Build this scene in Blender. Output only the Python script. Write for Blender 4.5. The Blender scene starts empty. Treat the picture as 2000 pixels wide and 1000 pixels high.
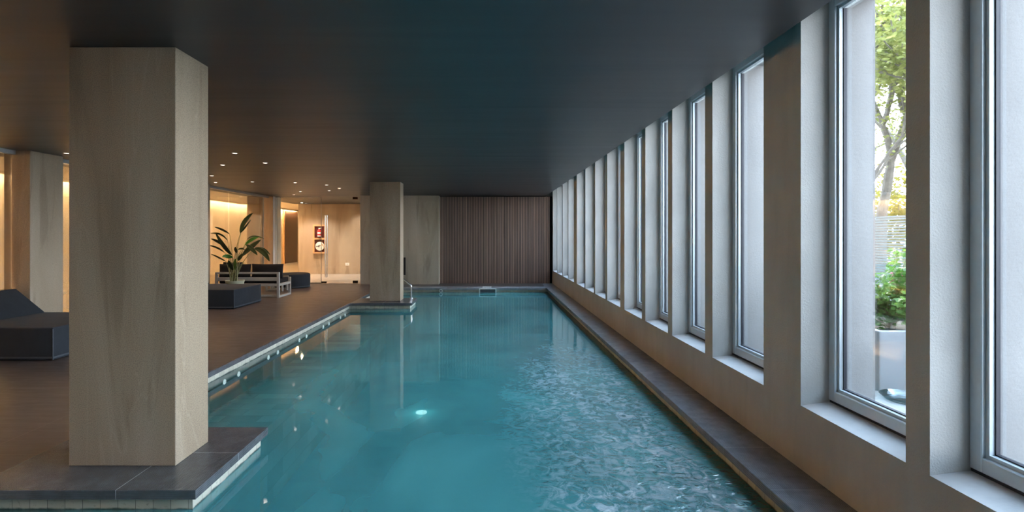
import bpy, bmesh, math, random
from mathutils import Vector, Matrix
random.seed(7)
S = bpy.context.scene
C = S.collection
PI = math.pi
EYE = 1.54
def at(px, py, Y):                      # a pixel of the 2000x1000 frame at depth Y
    return Vector(((px-953.5)*Y/1000.0, Y, EYE+(460-py)*Y/1000.0))

# ------------------------------------------------------------------ materials
MATS = {}
def new_mat(name):
    m = bpy.data.materials.new(name); m.use_nodes = True
    nt = m.node_tree; nt.nodes.clear()
    out = nt.nodes.new('ShaderNodeOutputMaterial')
    MATS[name] = m
    return m, nt, out
def N(nt, t, **kw):
    n = nt.nodes.new(t)
    for k, v in kw.items():
        if k in n.inputs: n.inputs[k].default_value = v
        else: setattr(n, k, v)
    return n
def ramp(nt, src, stops):
    r = nt.nodes.new('ShaderNodeValToRGB')
    e = r.color_ramp.elements
    while len(e) < len(stops): e.new(0.5)
    for i, (p, c) in enumerate(stops):
        e[i].position = p; e[i].color = (*c, 1) if len(c) == 3 else c
    nt.links.new(src, r.inputs['Fac'])
    return r.outputs['Color']
def coords(nt, kind='Object', scale=(1,1,1), rot=(0,0,0)):
    tc = nt.nodes.new('ShaderNodeTexCoord'); mp = nt.nodes.new('ShaderNodeMapping')
    mp.inputs['Scale'].default_value = scale; mp.inputs['Rotation'].default_value = rot
    nt.links.new(tc.outputs[kind], mp.inputs['Vector'])
    return mp.outputs['Vector']
def noise(nt, vec, scale, detail=6, rough=.55, dist=0):
    n = nt.nodes.new('ShaderNodeTexNoise')
    n.inputs['Scale'].default_value = scale; n.inputs['Detail'].default_value = detail
    n.inputs['Roughness'].default_value = rough; n.inputs['Distortion'].default_value = dist
    nt.links.new(vec, n.inputs['Vector'])
    return n.outputs['Fac']
def mix(nt, a, b, fac, blend='MIX'):
    m = nt.nodes.new('ShaderNodeMix'); m.data_type = 'RGBA'; m.blend_type = blend
    def put(s, v):
        if hasattr(v, 'is_linked') or isinstance(v, bpy.types.NodeSocket): nt.links.new(v, s)
        else: s.default_value = (*v, 1) if isinstance(v, (tuple, list)) and len(v) == 3 else v
    put(m.inputs['Factor'], fac); put(m.inputs['A'], a); put(m.inputs['B'], b)
    return m.outputs['Result']
def bump(nt, h, strength=.3, dist=.01, normal=None):
    b = nt.nodes.new('ShaderNodeBump'); b.inputs['Strength'].default_value = strength
    b.inputs['Distance'].default_value = dist
    nt.links.new(h, b.inputs['Height'])
    if normal is not None: nt.links.new(normal, b.inputs['Normal'])
    return b.outputs['Normal']
def principled(nt, out, color, rough=.5, metal=0, spec=.5, normal=None, emit=None, estr=0):
    p = nt.nodes.new('ShaderNodeBsdfPrincipled')
    def put(k, v):
        if isinstance(v, bpy.types.NodeSocket): nt.links.new(v, p.inputs[k])
        else: p.inputs[k].default_value = (*v, 1) if isinstance(v, (tuple, list)) and len(v) == 3 else v
    put('Base Color', color); put('Roughness', rough); put('Metallic', metal); put('Specular IOR Level', spec)
    if normal is not None: nt.links.new(normal, p.inputs['Normal'])
    if emit: put('Emission Color', emit); put('Emission Strength', estr)
    nt.links.new(p.outputs[0], out.inputs['Surface'])
    return p
def simple(name, color, rough=.5, metal=0, spec=.5, var=.12, nscale=20, bstr=.15, bdist=.002):
    m, nt, out = new_mat(name)
    v = coords(nt)
    f = noise(nt, v, nscale)
    lo = tuple(c*(1-var) for c in color); hi = tuple(min(1, c*(1+var)) for c in color)
    col = ramp(nt, f, [(.3, lo), (.7, hi)])
    principled(nt, out, col, rough, metal, spec, bump(nt, f, bstr, bdist) if bstr else None)
    return m
def stone(name, lo, mid, hi, tilt=.16):
    m, nt, out = new_mat(name)
    v = coords(nt, 'Object', (1.5, 1.5, .22), (tilt*.4, tilt, 0))
    a = noise(nt, v, 1.0, 5, .5, .7)
    base = ramp(nt, a, [(.3, lo), (.5, mid), (.72, hi)])
    v2 = coords(nt, 'Object', (2.0, 2.0, .30), (tilt*.3, tilt*1.5, 0))
    w = noise(nt, v2, 1.2, 3, .45, 1.0)
    vein = ramp(nt, w, [(.494, (0,0,0)), (.5, (1,1,1)), (.506, (0,0,0))])
    g = mix(nt, (0,0,0), (.16,.16,.16), vein)
    c1 = mix(nt, base, tuple(x*1.35 for x in hi), g)
    w2 = noise(nt, v2, 1.1, 4, .5, 1.6)
    dk = ramp(nt, w2, [(.35, (.45,.45,.45)), (.42, (0,0,0))])
    c2 = mix(nt, c1, tuple(x*.7 for x in lo), dk)
    v3 = coords(nt)
    sp = noise(nt, v3, 160, 2, .5)
    c3 = mix(nt, c2, ramp(nt, sp, [(.35, (.55,.55,.55)), (.6, (1.15,1.15,1.15))]), .55, 'MULTIPLY')
    principled(nt, out, c3, .62, 0, .35, bump(nt, sp, .25, .002))
    return m
stone('pillar_stone', (.27,.195,.13), (.35,.27,.195), (.43,.35,.275))
stone('wall_stone', (.36,.30,.225), (.46,.395,.31), (.55,.49,.41), .06)
stone('lobby_stone', (.36,.28,.20), (.46,.36,.265), (.54,.44,.33), .12)

def plaster(name, col, grain=90, bs=.5):
    m, nt, out = new_mat(name)
    v = coords(nt)
    a = noise(nt, v, grain, 4, .6); b = noise(nt, v, 1.6, 6, .6)
    c = ramp(nt, b, [(.3, tuple(x*.88 for x in col)), (.7, tuple(x*1.06 for x in col))])
    vs = coords(nt, 'Object', (3, 3, .5)); st = noise(nt, vs, 3, 6, .6, .4)
    c = mix(nt, c, ramp(nt, st, [(.3, (.86,.86,.86)), (.55, (1,1,1))]), .5, 'MULTIPLY')
    principled(nt, out, c, .85, 0, .25, bump(nt, a, bs, .006))
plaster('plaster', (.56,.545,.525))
plaster('outer_plaster_dimmed', (.265,.25,.245), 60, .4)  # darkened plaster copy, holds back the glare on outer jambs and sills
plaster('sill_plaster', (.64,.62,.61), 60, .3)
plaster('planter_concrete', (.26,.26,.275), 30, .15)

# dark stretched-film ceiling with faint brushed streaks
m, nt, out = new_mat('ceiling_dark')
v = coords(nt, 'Object', (.35, 5, 1)); f = noise(nt, v, 1.2, 7, .65, .3)
c = ramp(nt, f, [(.3, (.006,.007,.010)), (.7, (.011,.013,.018))])
principled(nt, out, c, ramp(nt, f, [(.3, (.40,.40,.40)), (.7, (.47,.47,.47))]), 0, 1.0)

def brick(nt, vec, bw, rh, mortar, c1, c2, cm, scale=1, offset=.5, bias=0):
    b = nt.nodes.new('ShaderNodeTexBrick')
    b.offset = offset
    b.inputs['Scale'].default_value = scale
    b.inputs['Brick Width'].default_value = bw; b.inputs['Row Height'].default_value = rh
    b.inputs['Mortar Size'].default_value = mortar; b.inputs['Bias'].default_value = bias
    b.inputs['Mortar Smooth'].default_value = .1
    b.inputs['Color1'].default_value = (*c1, 1); b.inputs['Color2'].default_value = (*c2, 1)
    b.inputs['Mortar'].default_value = (*cm, 1)
    nt.links.new(vec, b.inputs['Vector'])
    return b
# deck tiles: dark brown-grey stoneware
m, nt, out = new_mat('deck_tile')
uv = coords(nt, 'UV')
b = brick(nt, uv, 1.2, .6, .002, (.062,.051,.049), (.076,.063,.060), (.15,.135,.13), offset=0)
v2 = coords(nt, 'Object', (1.5, 7, 1)); f = noise(nt, v2, 2.0, 7, .65, .6)
c = mix(nt, b.outputs['Color'], ramp(nt, f, [(.25, (.6,.6,.6)), (.75, (1.4,1.4,1.4))]), .7, 'MULTIPLY')
r = ramp(nt, f, [(.3, (.30,.30,.30)), (.7, (.46,.46,.46))])
principled(nt, out, c, r, 0, .55, bump(nt, f, .12, .003))
# ribbed coping stone, lightened to carry the window light along the edge
m, nt, out = new_mat('coping_ribbed')
uv = coords(nt, 'UV')
b = brick(nt, uv, .62, 50, .0022, (.22,.22,.245), (.26,.257,.28), (.40,.40,.42), offset=0)
w = nt.nodes.new('ShaderNodeTexWave'); w.bands_direction = 'Y'; w.inputs['Scale'].default_value = 26
nt.links.new(uv, w.inputs['Vector'])
vo = coords(nt, 'Object'); f = noise(nt, vo, 9, 8, .65)
c = mix(nt, b.outputs['Color'], ramp(nt, w.outputs['Fac'], [(.15, (.62,.62,.62)), (.7, (1.25,1.25,1.25))]), .6, 'MULTIPLY')
c = mix(nt, c, ramp(nt, f, [(.3, (.7,.7,.7)), (.7, (1.3,1.3,1.3))]), .7, 'MULTIPLY')
n1 = bump(nt, w.outputs['Fac'], .3, .002)
principled(nt, out, c, .27, 0, .9, bump(nt, f, .10, .002, n1))
# same stone without joints, with the dimmer light on platforms painted in
m2_ = MATS['coping_ribbed'].copy(); MATS['coping_shaded'] = m2_
for nd in m2_.node_tree.nodes:
    if nd.type == 'TEX_BRICK':
        nd.inputs['Brick Width'].default_value = 50; nd.inputs['Mortar Size'].default_value = 0
        nd.inputs['Color1'].default_value = (.075,.075,.086,1); nd.inputs['Color2'].default_value = (.09,.09,.10,1)
simple('grout', (.40,.41,.43), .7, bstr=0)
# waterline tiles: beige tumbled stone with dark wet stains along the bottom
m, nt, out = new_mat('waterline_tile')
uv = coords(nt, 'UV')
b = brick(nt, uv, .108, 1.0, .0016, (.42,.40,.33), (.55,.52,.43), (.10,.095,.08), offset=0)
vo = coords(nt, 'Object'); f = noise(nt, vo, 28, 8, .7)
c = mix(nt, b.outputs['Color'], ramp(nt, f, [(.28, (.42,.40,.36)), (.42, (1,1,1))]), .8, 'MULTIPLY')
sx = nt.nodes.new('ShaderNodeSeparateXYZ'); nt.links.new(vo, sx.inputs[0])
ad = nt.nodes.new('ShaderNodeMath'); ad.operation = 'MULTIPLY_ADD'; ad.inputs[1].default_value = .03
nt.links.new(noise(nt, vo, 9, 5, .6), ad.inputs[0]); nt.links.new(sx.outputs['Z'], ad.inputs[2])
mr = nt.nodes.new('ShaderNodeMapRange'); mr.inputs['From Min'].default_value = -.122; mr.inputs['From Max'].default_value = -.112
nt.links.new(ad.outputs[0], mr.inputs['Value'])
c = mix(nt, (.03,.038,.028), c, mr.outputs[0])
principled(nt, out, c, .45, 0, .5, bump(nt, f, .3, .004))
# basin of green stone tiles
def basin(name, c1, c2, cm, lo, hi):
    m, nt, out = new_mat(name)
    uv = coords(nt, 'UV')
    b = brick(nt, uv, .40, .20, .004, c1, c2, cm, offset=.37)
    vo = coords(nt, 'Object'); f = noise(nt, vo, .75, 4, .55, .5)  # broad noise paints light dapple into the tile colour
    c = mix(nt, b.outputs['Color'], ramp(nt, f, [(.3, lo), (.7, hi)]), .85, 'MULTIPLY')
    principled(nt, out, c, .6, 0, .3)
basin('basin_tile', (.10,.42,.43), (.12,.47,.47), (.10,.40,.41), (.62,.66,.72), (1.35,1.3,1.25))
basin('bench_tile', (.20,.19,.14), (.42,.43,.33), (.16,.16,.12), (.7,.7,.7), (1.2,1.2,1.2))
# slats
m, nt, out = new_mat('slat_wood')
vo = coords(nt, 'Object', (18, 18, .8)); f = noise(nt, vo, 1.0, 5, .6)
g = noise(nt, coords(nt, 'Object', (9, 1, .02)), 2.0, 1, .5)
c = ramp(nt, f, [(.25, (.20,.130,.108)), (.75, (.34,.235,.195))])
c = mix(nt, c, ramp(nt, g, [(.35, (.7,.7,.75)), (.65, (1.3,1.25,1.15))]), .8, 'MULTIPLY')
principled(nt, out, c, .5, 0, .4)
simple('slat_backing', (.018,.014,.014), .8)
simple('black_gap', (.012,.012,.013), .8)
simple('dark_door', (.055,.022,.010), .4, nscale=4)
simple('alu', (.55,.62,.67), .35, .3, .5, .03, 30, 0)
simple('gasket', (.02,.02,.03), .6)
simple('white_metal', (.34,.35,.34), .45, .1, .5, .04, 30, 0)
simple('track_metal', (.42,.42,.43), .4, .5, .5, .04, 30, 0)
simple('chrome', (.88,.88,.90), .22, 1, .5, .02, 30, 0)
simple('white_plastic', (.88,.9,.88), .35, 0, .5, .03, 30, 0)
simple('brown_metal', (.12,.06,.03), .4, .5)
simple('black_metal', (.02,.018,.016), .45, .3)
def fabric(name, col):
    m, nt, out = new_mat(name)
    v = coords(nt); a = noise(nt, v, 420, 2, .5); b = noise(nt, v, 3.0, 5, .6)
    c = ramp(nt, a, [(.3, tuple(x*.7 for x in col)), (.7, tuple(x*1.3 for x in col))])
    c = mix(nt, c, ramp(nt, b, [(.3, (.8,.8,.8)), (.7, (1.15,1.15,1.15))]), .8, 'MULTIPLY')
    n1 = bump(nt, a, .3, .001)
    p = principled(nt, out, c, .85, 0, .25, bump(nt, b, .35, .02, n1))
    p.inputs['Sheen Weight'].default_value = .02
fabric('charcoal_fabric', (.020,.024,.031))
fabric('seam_fabric', (.06,.07,.085))
fabric('black_fabric', (.010,.010,.012))
simple('hall_plaster', (.70,.62,.50), .6, var=.04, nscale=1.2, bstr=0)
simple('raised_ceiling_paint', (.72,.66,.56), .7, var=.03, nscale=2, bstr=0)
m, nt, out = new_mat('hall_floor')
uv = coords(nt, 'UV'); b = brick(nt, uv, 1.2, 1.2, .003, (.55,.50,.46), (.58,.53,.49), (.4,.36,.32), offset=0)
principled(nt, out, b.outputs['Color'], .18, 0, .6)
simple('pot_ceramic', (.36,.36,.26), .4, var=.15, nscale=12)
simple('soil', (.05,.035,.025), .95, var=.5, nscale=60, bstr=.8, bdist=.01)
def leafmat(name, lo, hi, trans=.35, rough=.4):
    m, nt, out = new_mat(name)
    v = coords(nt); a = noise(nt, v, 6, 3, .5)
    c = ramp(nt, a, [(.3, lo), (.7, hi)])
    p = nt.nodes.new('ShaderNodeBsdfPrincipled'); p.inputs['Roughness'].default_value = rough
    nt.links.new(c, p.inputs['Base Color'])
    t = nt.nodes.new('ShaderNodeBsdfTranslucent'); nt.links.new(c, t.inputs['Color'])
    mx = nt.nodes.new('ShaderNodeMixShader'); mx.inputs[0].default_value = trans
    nt.links.new(p.outputs[0], mx.inputs[1]); nt.links.new(t.outputs[0], mx.inputs[2])
    nt.links.new(mx.outputs[0], out.inputs['Surface'])
leafmat('dark_leaf', (.014,.035,.010), (.030,.065,.018), .25)
leafmat('fresh_leaf', (.05,.17,.022), (.09,.26,.04), .35)
leafmat('stalk', (.16,.17,.07), (.24,.24,.11), .1)
leafmat('shrub_leaf', (.07,.18,.03), (.18,.32,.07), .45, .5)
leafmat('tree_leaf', (.16,.19,.04), (.34,.33,.11), .5, .6)
leafmat('hedge_leaf', (.16,.14,.025), (.33,.28,.06), .5, .6)
simple('bark', (.17,.145,.12), .9, var=.35, nscale=9, bstr=.6, bdist=.02)
simple('shrub_wood', (.42,.33,.25), .8)
simple('fence_metal', (.27,.31,.30), .5, .1)
simple('terrace_stone', (.30,.28,.26), .7, var=.1, nscale=6)
simple('ground_soil', (.22,.24,.14), .95, var=.3, nscale=2)
simple('pink_cloth', (.45,.05,.12), .7)
simple('grey_box', (.36,.38,.41), .6)
simple('slate', (.13,.14,.16), .6)
simple('red_panel', (.09,.006,.008), .35)
simple('extinguisher_red', (.62,.03,.03), .3)
simple('oak', (.62,.36,.18), .5, nscale=8)
simple('facade', (.5,.49,.47), .85)

def emitter(name, col, s):
    m, nt, out = new_mat(name)
    e = nt.nodes.new('ShaderNodeEmission'); e.inputs[0].default_value = (*col, 1); e.inputs[1].default_value = s
    nt.links.new(e.outputs[0], out.inputs['Surface'])
emitter('led_warm', (1, .60, .27), 42)
emitter('led_wall', (1, .66, .36), 40)
emitter('lamp_lens', (1, .82, .70), 1.3)
emitter('lamp_hot', (1, .70, .42), 60)
emitter('jet_glow', (.75, .95, 1), .3)  # jets are no lamps; glow added to whiten the discs
emitter('pool_lamp', (.9, .95, .9), .9)
# thin clear glass
def glass(name, tint, gl=.6):
    m, nt, out = new_mat(name)
    t = nt.nodes.new('ShaderNodeBsdfTransparent'); t.inputs[0].default_value = (*tint, 1)
    g = nt.nodes.new('ShaderNodeBsdfGlossy'); g.inputs['Roughness'].default_value = 0.0
    f = nt.nodes.new('ShaderNodeFresnel'); f.inputs['IOR'].default_value = 1.45
    mu = nt.nodes.new('ShaderNodeMath'); mu.operation = 'MULTIPLY'; mu.inputs[1].default_value = gl
    nt.links.new(f.outputs[0], mu.inputs[0])
    mx = nt.nodes.new('ShaderNodeMixShader'); nt.links.new(mu.outputs[0], mx.inputs[0])
    nt.links.new(t.outputs[0], mx.inputs[1]); nt.links.new(g.outputs[0], mx.inputs[2])
    nt.links.new(mx.outputs[0], out.inputs['Surface'])
glass('window_glass', (.96,.98,.98), .5)
glass('door_glass', (.95,.97,.96), .7)
glass('clear_plastic', (.85,.90,.92), 1.0)
# water: mirror-like rippled surface over a clear absorbing volume
m, nt, out = new_mat('water')
vo = coords(nt, 'Object')
sx = nt.nodes.new('ShaderNodeSeparateXYZ'); nt.links.new(vo, sx.inputs[0])
def mrange(src, a, b, c=0, d=1):
    r = nt.nodes.new('ShaderNodeMapRange'); r.interpolation_type = 'SMOOTHSTEP'
    for k, v_ in (('From Min', a), ('From Max', b), ('To Min', c), ('To Max', d)): r.inputs[k].default_value = v_
    nt.links.new(src, r.inputs['Value']); return r.outputs[0]
def mth(op, a, b):
    n = nt.nodes.new('ShaderNodeMath'); n.operation = op
    for i, q in enumerate((a, b)):
        if isinstance(q, (int, float)): n.inputs[i].default_value = q
        else: nt.links.new(q, n.inputs[i])
    return n.outputs[0]
rx = mrange(sx.outputs['X'], -.1, .9); ry = mrange(sx.outputs['Y'], 9.0, 2.6)
chop = mth('MULTIPLY', rx, mth('POWER', ry, 1.2))
big = noise(nt, coords(nt, 'Object', (1, .8, 1)), 2.2, 3, .5, .4)
fine = noise(nt, coords(nt, 'Object', (.8, 1.05, 1)), 10.0, 4, .55, 1.1)
h = mth('ADD', mth('MULTIPLY', big, .014), mth('MULTIPLY', fine, mth('ADD', mth('MULTIPLY', chop, .42), mth('ADD', mth('MULTIPLY', rx, .010), .005))))
nrm = bump(nt, h, 1.0, .05)
fr = nt.nodes.new('ShaderNodeFresnel'); fr.inputs['IOR'].default_value = 2.5; nt.links.new(nrm, fr.inputs['Normal'])
gl = nt.nodes.new('ShaderNodeBsdfGlossy'); gl.inputs['Roughness'].default_value = .02; nt.links.new(nrm, gl.inputs['Normal'])
tr = nt.nodes.new('ShaderNodeBsdfTransparent')
mx = nt.nodes.new('ShaderNodeMixShader'); nt.links.new(fr.outputs[0], mx.inputs[0])
nt.links.new(tr.outputs[0], mx.inputs[1]); nt.links.new(gl.outputs[0], mx.inputs[2])
# suspended haze of fine bubbles makes the deep water cloudy teal; the shallow bench stays clearer
df = nt.nodes.new('ShaderNodeBsdfDiffuse')
cl_ = noise(nt, coords(nt, 'Object', (1, .6, 1)), .9, 3, .5, .5)
# pale streaks near the right edge, painted in for bright window reflections
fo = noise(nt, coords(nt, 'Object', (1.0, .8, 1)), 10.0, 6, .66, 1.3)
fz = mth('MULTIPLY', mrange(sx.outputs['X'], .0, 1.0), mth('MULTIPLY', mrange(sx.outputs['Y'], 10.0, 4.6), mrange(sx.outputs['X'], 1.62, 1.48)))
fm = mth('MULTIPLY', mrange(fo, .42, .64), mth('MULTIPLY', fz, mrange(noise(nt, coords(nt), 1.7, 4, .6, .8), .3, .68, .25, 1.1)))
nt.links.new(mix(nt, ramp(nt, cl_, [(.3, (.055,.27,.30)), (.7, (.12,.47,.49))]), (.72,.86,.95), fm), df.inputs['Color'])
mz = nt.nodes.new('ShaderNodeMixShader'); nt.links.new(mrange(sx.outputs['X'], -3.0, -1.9, .30, .70), mz.inputs[0])
nt.links.new(tr.outputs[0], mz.inputs[1]); nt.links.new(df.outputs[0], mz.inputs[2]); nt.links.new(mz.outputs[0], mx.inputs[1])
nt.links.new(mx.outputs[0], out.inputs['Surface'])
va = nt.nodes.new('ShaderNodeVolumeAbsorption'); va.inputs['Color'].default_value = (.10,.80,.86,1); va.inputs['Density'].default_value = .28
nt.links.new(va.outputs[0], out.inputs['Volume'])

# ------------------------------------------------------------------ mesh helpers
def box_uv(me):
    uvl = me.uv_layers.new(name='UVMap')
    for p in me.polygons:
        n = p.normal; a = max(range(3), key=lambda i: abs(n[i]))
        for li in p.loop_indices:
            co = me.vertices[me.loops[li].vertex_index].co
            uvl.data[li].uv = (co.y, co.z) if a == 0 else ((co.x, co.z) if a == 1 else (co.x, co.y))
class MB:
    def __init__(self): self.bm = bmesh.new()
    def box(self, x0, x1, y0, y1, z0, z1, bev=0, M=None, seg=2):
        b = bmesh.new(); bmesh.ops.create_cube(b, size=1)
        for v in b.verts:
            v.co = Vector(((x0+x1)/2+v.co.x*(x1-x0), (y0+y1)/2+v.co.y*(y1-y0), (z0+z1)/2+v.co.z*(z1-z0)))
        if bev: bmesh.ops.bevel(b, geom=b.edges[:], offset=bev, segments=seg, affect='EDGES', profile=.5)
        if M is not None: bmesh.ops.transform(b, matrix=M, verts=b.verts)
        return self._take(b)
    def _take(self, b):
        me = bpy.data.meshes.new('t'); b.to_mesh(me); b.free(); self.bm.from_mesh(me); bpy.data.meshes.remove(me); return self
    def prism(self, pts, axis, a0, a1):       # polygon pts in the two other axes, extruded along axis
        b = bmesh.new()
        def mk(p, a):
            return {'x': (a, p[0], p[1]), 'y': (p[0], a, p[1]), 'z': (p[0], p[1], a)}[axis]
        A = [b.verts.new(mk(p, a0)) for p in pts]; B = [b.verts.new(mk(p, a1)) for p in pts]
        b.faces.new(A); b.faces.new(B[::-1])
        for i in range(len(pts)):
            j = (i+1) % len(pts); b.faces.new((A[j], A[i], B[i], B[j]))
        bmesh.ops.recalc_face_normals(b, faces=b.faces)
        return self._take(b)
    def lathe(self, prof, c, n=32, axis='z'):
        b = bmesh.new(); rings = []
        for (r, z) in prof:
            ring = []
            for k in range(n):
                a = 2*PI*k/n
                p = Vector((r*math.cos(a), r*math.sin(a), z))
                if axis == 'y': p = Vector((p.x, p.z, p.y))
                if axis == 'x': p = Vector((p.z, p.x, p.y))
                ring.append(b.verts.new(p+Vector(c)))
            rings.append(ring)
        for i in range(len(rings)-1):
            for k in range(n):
                j = (k+1) % n
                b.faces.new((rings[i][k], rings[i][j], rings[i+1][j], rings[i+1][k]))
        b.faces.new(rings[0]); b.faces.new(rings[-1])
        bmesh.ops.recalc_face_normals(b, faces=b.faces)
        return self._take(b)
    def tube(self, pts, r, n=10, r1=None):
        pts = [Vector(p) for p in pts]; b = bmesh.new(); rings = []
        up = Vector((0, 0, 1)); L = len(pts)
        for i, p in enumerate(pts):
            t = (pts[min(i+1, L-1)]-pts[max(i-1, 0)]).normalized()
            s = t.cross(up)
            if s.length < .05: s = t.cross(Vector((1, 0, 0)))
            s.normalize(); u = s.cross(t)
            rr = r if r1 is None else r+(r1-r)*i/(L-1)
            rings.append([b.verts.new(p+(s*math.cos(2*PI*k/n)+u*math.sin(2*PI*k/n))*rr) for k in range(n)])
        for i in range(L-1):
            for k in range(n):
                j = (k+1) % n; b.faces.new((rings[i][k], rings[i][j], rings[i+1][j], rings[i+1][k]))
        b.faces.new(rings[0][::-1]); b.faces.new(rings[-1])
        bmesh.ops.recalc_face_normals(b, faces=b.faces)
        return self._take(b)
    def build(self, name, mat, parent=None, smooth=False, origin=None):
        me = bpy.data.meshes.new(name); self.bm.to_mesh(me); self.bm.free()
        box_uv(me)
        if origin is not None:
            me.transform(Matrix.Translation(-Vector(origin)))
        me.materials.append(MATS[mat])
        if smooth:
            for p in me.polygons: p.use_smooth = True
            try: me.set_sharp_from_angle(angle=math.radians(38))
            except Exception: pass
        o = bpy.data.objects.new(name, me); C.objects.link(o)
        if origin is not None: o.location = origin
        if parent is not None: o.parent = parent
        return o
def thing(name, label, cat, loc=(0,0,0), group=None, rz=0):
    o = bpy.data.objects.new(name, None); C.objects.link(o); o.location = loc; o.rotation_euler = (0,0,rz)
    o.empty_display_size = .1
    o['label'] = label; o['category'] = cat
    if group: o['group'] = group
    return o
def tag(o, label, cat, group=None, kind=None):
    o['label'] = label; o['category'] = cat
    if group: o['group'] = group
    if kind: o['kind'] = kind
    return o
def struct(o): o['kind'] = 'structure'; return o
def kids(o): return [c for c in list(bpy.data.objects) if c.parent == o]
def copy_tree(o, parent=None):
    c = o.copy(); C.objects.link(c)
    if parent is not None: c.parent = parent
    for ch in kids(o): copy_tree(ch, c)
    return c

# ------------------------------------------------------------------ setting
CEIL = 2.8; XC = 1.84; XW = 2.06; XO = 2.55
YB = -1.2
# windows along the right wall: (near edge, far edge)
WINS = [(.38,1.385), (1.525,2.388), (2.526,3.374), (3.829,4.703), (4.864,5.730), (5.866,6.71), (6.862,7.742),
        (7.987,8.86), (9.0,9.856), (9.976,10.85), (10.95,11.90), (12.30,13.16), (13.23,14.17), (14.26,15.28), (15.34,16.28)]
WT = 3.10
def leaf_wall(xa, xb, name, mat):
    mb = MB()
    mb.box(xa, xb, YB-.3, 16.7, -.3, .42).box(xa, xb, YB-.3, 16.7, WT, 3.5)
    prev = YB-.3
    for a, b_ in WINS:
        if a > prev: mb.box(xa, xb, prev, a, .42, WT)
        prev = b_
    mb.box(xa, xb, prev, 16.7, .42, WT)
    struct(mb.build(name, mat))
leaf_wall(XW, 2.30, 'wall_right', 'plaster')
leaf_wall(2.30, XO, 'wall_right_outer', 'outer_plaster_dimmed')
# back (far) wall of stone and what closes the room
struct(MB().box(-4.03, -1.60, 16.13, 16.55, 0, CEIL).box(-1.60, -1.557, 16.13, 16.55, 0, CEIL).build('wall_back', 'wall_stone'))
struct(MB().box(-1.557, XO, 16.57, 16.72, -.3, 3.5).build('wall_back_core', 'facade'))
struct(MB().box(-12, XO, YB-.3, YB, -1.6, 3.5).build('wall_front', 'facade'))
# ceiling
struct(MB().box(-7.75, XC, YB, 20.5, CEIL, CEIL+.12).build('ceiling', 'ceiling_dark'))
struct(MB().box(-11.6, 2.56, YB-.3, 31.4, 3.5, 3.7).build('ceiling_slab', 'black_gap'))
struct(MB().box(XC-.02, XC, YB, 16.56, CEIL+.10, 3.5).box(-1.6, XC, 16.5, 16.56, CEIL+.1, 3.5).build('ceiling_recess', 'black_gap'))
struct(MB().box(-11.4, -7.75, YB, 31, 3.0, 3.1).box(-7.75, -3, 20.6, 31, 3.0, 3.1).build('ceiling_hall', 'raised_ceiling_paint'))
struct(MB().box(-10.97, -10.95, YB, 30, 2.93, 3.0).build('trim_cove_wall', 'raised_ceiling_paint'))
struct(MB().box(-7.80, -7.75, YB, 20.6, CEIL, 3.0).build('trim_cove', 'raised_ceiling_paint'))
# hall walls
struct(MB().box(-11.4, -11.2, YB, 31, 0, 3.0).build('wall_left', 'hall_plaster'))
struct(MB().box(-7.60, -3.0, 20.5, 20.8, 0, 2.8).box(-7.60, -7.4, 20.8, 31, 0, 3.0).build('wall_lobby', 'lobby_stone'))
struct(MB().box(-11.4, -7.0, 31, 31.2, 0, 3.0).build('wall_corridor_end', 'hall_plaster'))
struct(MB().box(-3.6, -3.4, 16.55, 20.5, 0, 2.8).build('wall_lobby_right', 'lobby_stone'))
# door of the corridor, in the left wall
d = MB().box(-11.2, -11.15, 28.2, 29.95, 0, 2.90).build('door_1', 'dark_door'); struct(d)
MB().box(-11.2, -11.13, 27.9, 28.0, 0, 3.0).build('door_frame', 'oak', d)
# floors
PX0, PX1, PY0, PY1 = -3.134, 1.71, -.9, 15.04
struct(MB().box(-7.0, PX0-.03, YB, 16.5, -.057, 0).box(PX0, 1.71, 15.46, 16.6, -.057, 0).build('floor', 'deck_tile'))
struct(MB().box(-11.4, -7.0, YB, 31, -.057, 0).box(-7.0, -3.0, 16.5, 20.8, -.057, 0).build('floor_hall', 'hall_floor'))
struct(MB().box(-12, 2.6, YB-.3, 31.4, -1.9, -1.5).build('floor_foundation', 'black_gap'))

# pool
pool = thing('swimming_pool', 'long turquoise tiled swimming pool sunk into the floor between pillars and windows', 'swimming pool', (0, 6, -1.35))
def ploc(o): o.location = Vector((0, -6, 1.35)); return o
ov = .04
def wall_strip(mb, z0, z1, t=.10, extra=0):
    e = ov+extra
    mb.box(PX0-t+0-0, PX0+0.0+e, 4.113-e if False else 4.113, 11.67, z0, z1)
W0 = PX0-ov                                        # tile face of the left side
def faces(z0, z1, e):
    mb = MB()
    L = PX0-ov-e; R = PX1-(-ov)+e
    mb.box(L-.15, L, PY0-.2, 3.2, z0, z1).box(L-.15, L, 4.0, 11.8, z0, z1)
    mb.box(L-.15, L, 12.5, PY1+ov+.15, z0, z1)
    mb.box(R, R+.15, PY0, PY1+ov+.15, z0, z1)
    mb.box(L, R, PY1+ov+e, PY1+ov+e+.15, z0, z1)
    # platforms
    mb.box(L-.15, -1.77-ov-e, 3.096+ov+e, 4.113-ov-e, z0, z1)
    mb.box(L-.15, -1.745-ov-e, 11.67+ov+e, 12.60-ov-e, z0, z1)
    # front edge of the deck beside the camera
    return mb
ploc(faces(-.24, -.057, 0).build('waterline_tiles', 'waterline_tile', pool))
ploc(faces(-1.35, -.24, .003).box(-3.4, 1.9, PY0-.2, PY1+.3, -1.5, -1.35).box(-3.4, 1.9, PY0-.2, PY0, -1.35, -.05).build('basin', 'basin_tile', pool))
ploc(MB().box(W0-.05, -2.35, 4.0, 11.8, -1.35, -.50).build('bench', 'bench_tile', pool))
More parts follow.
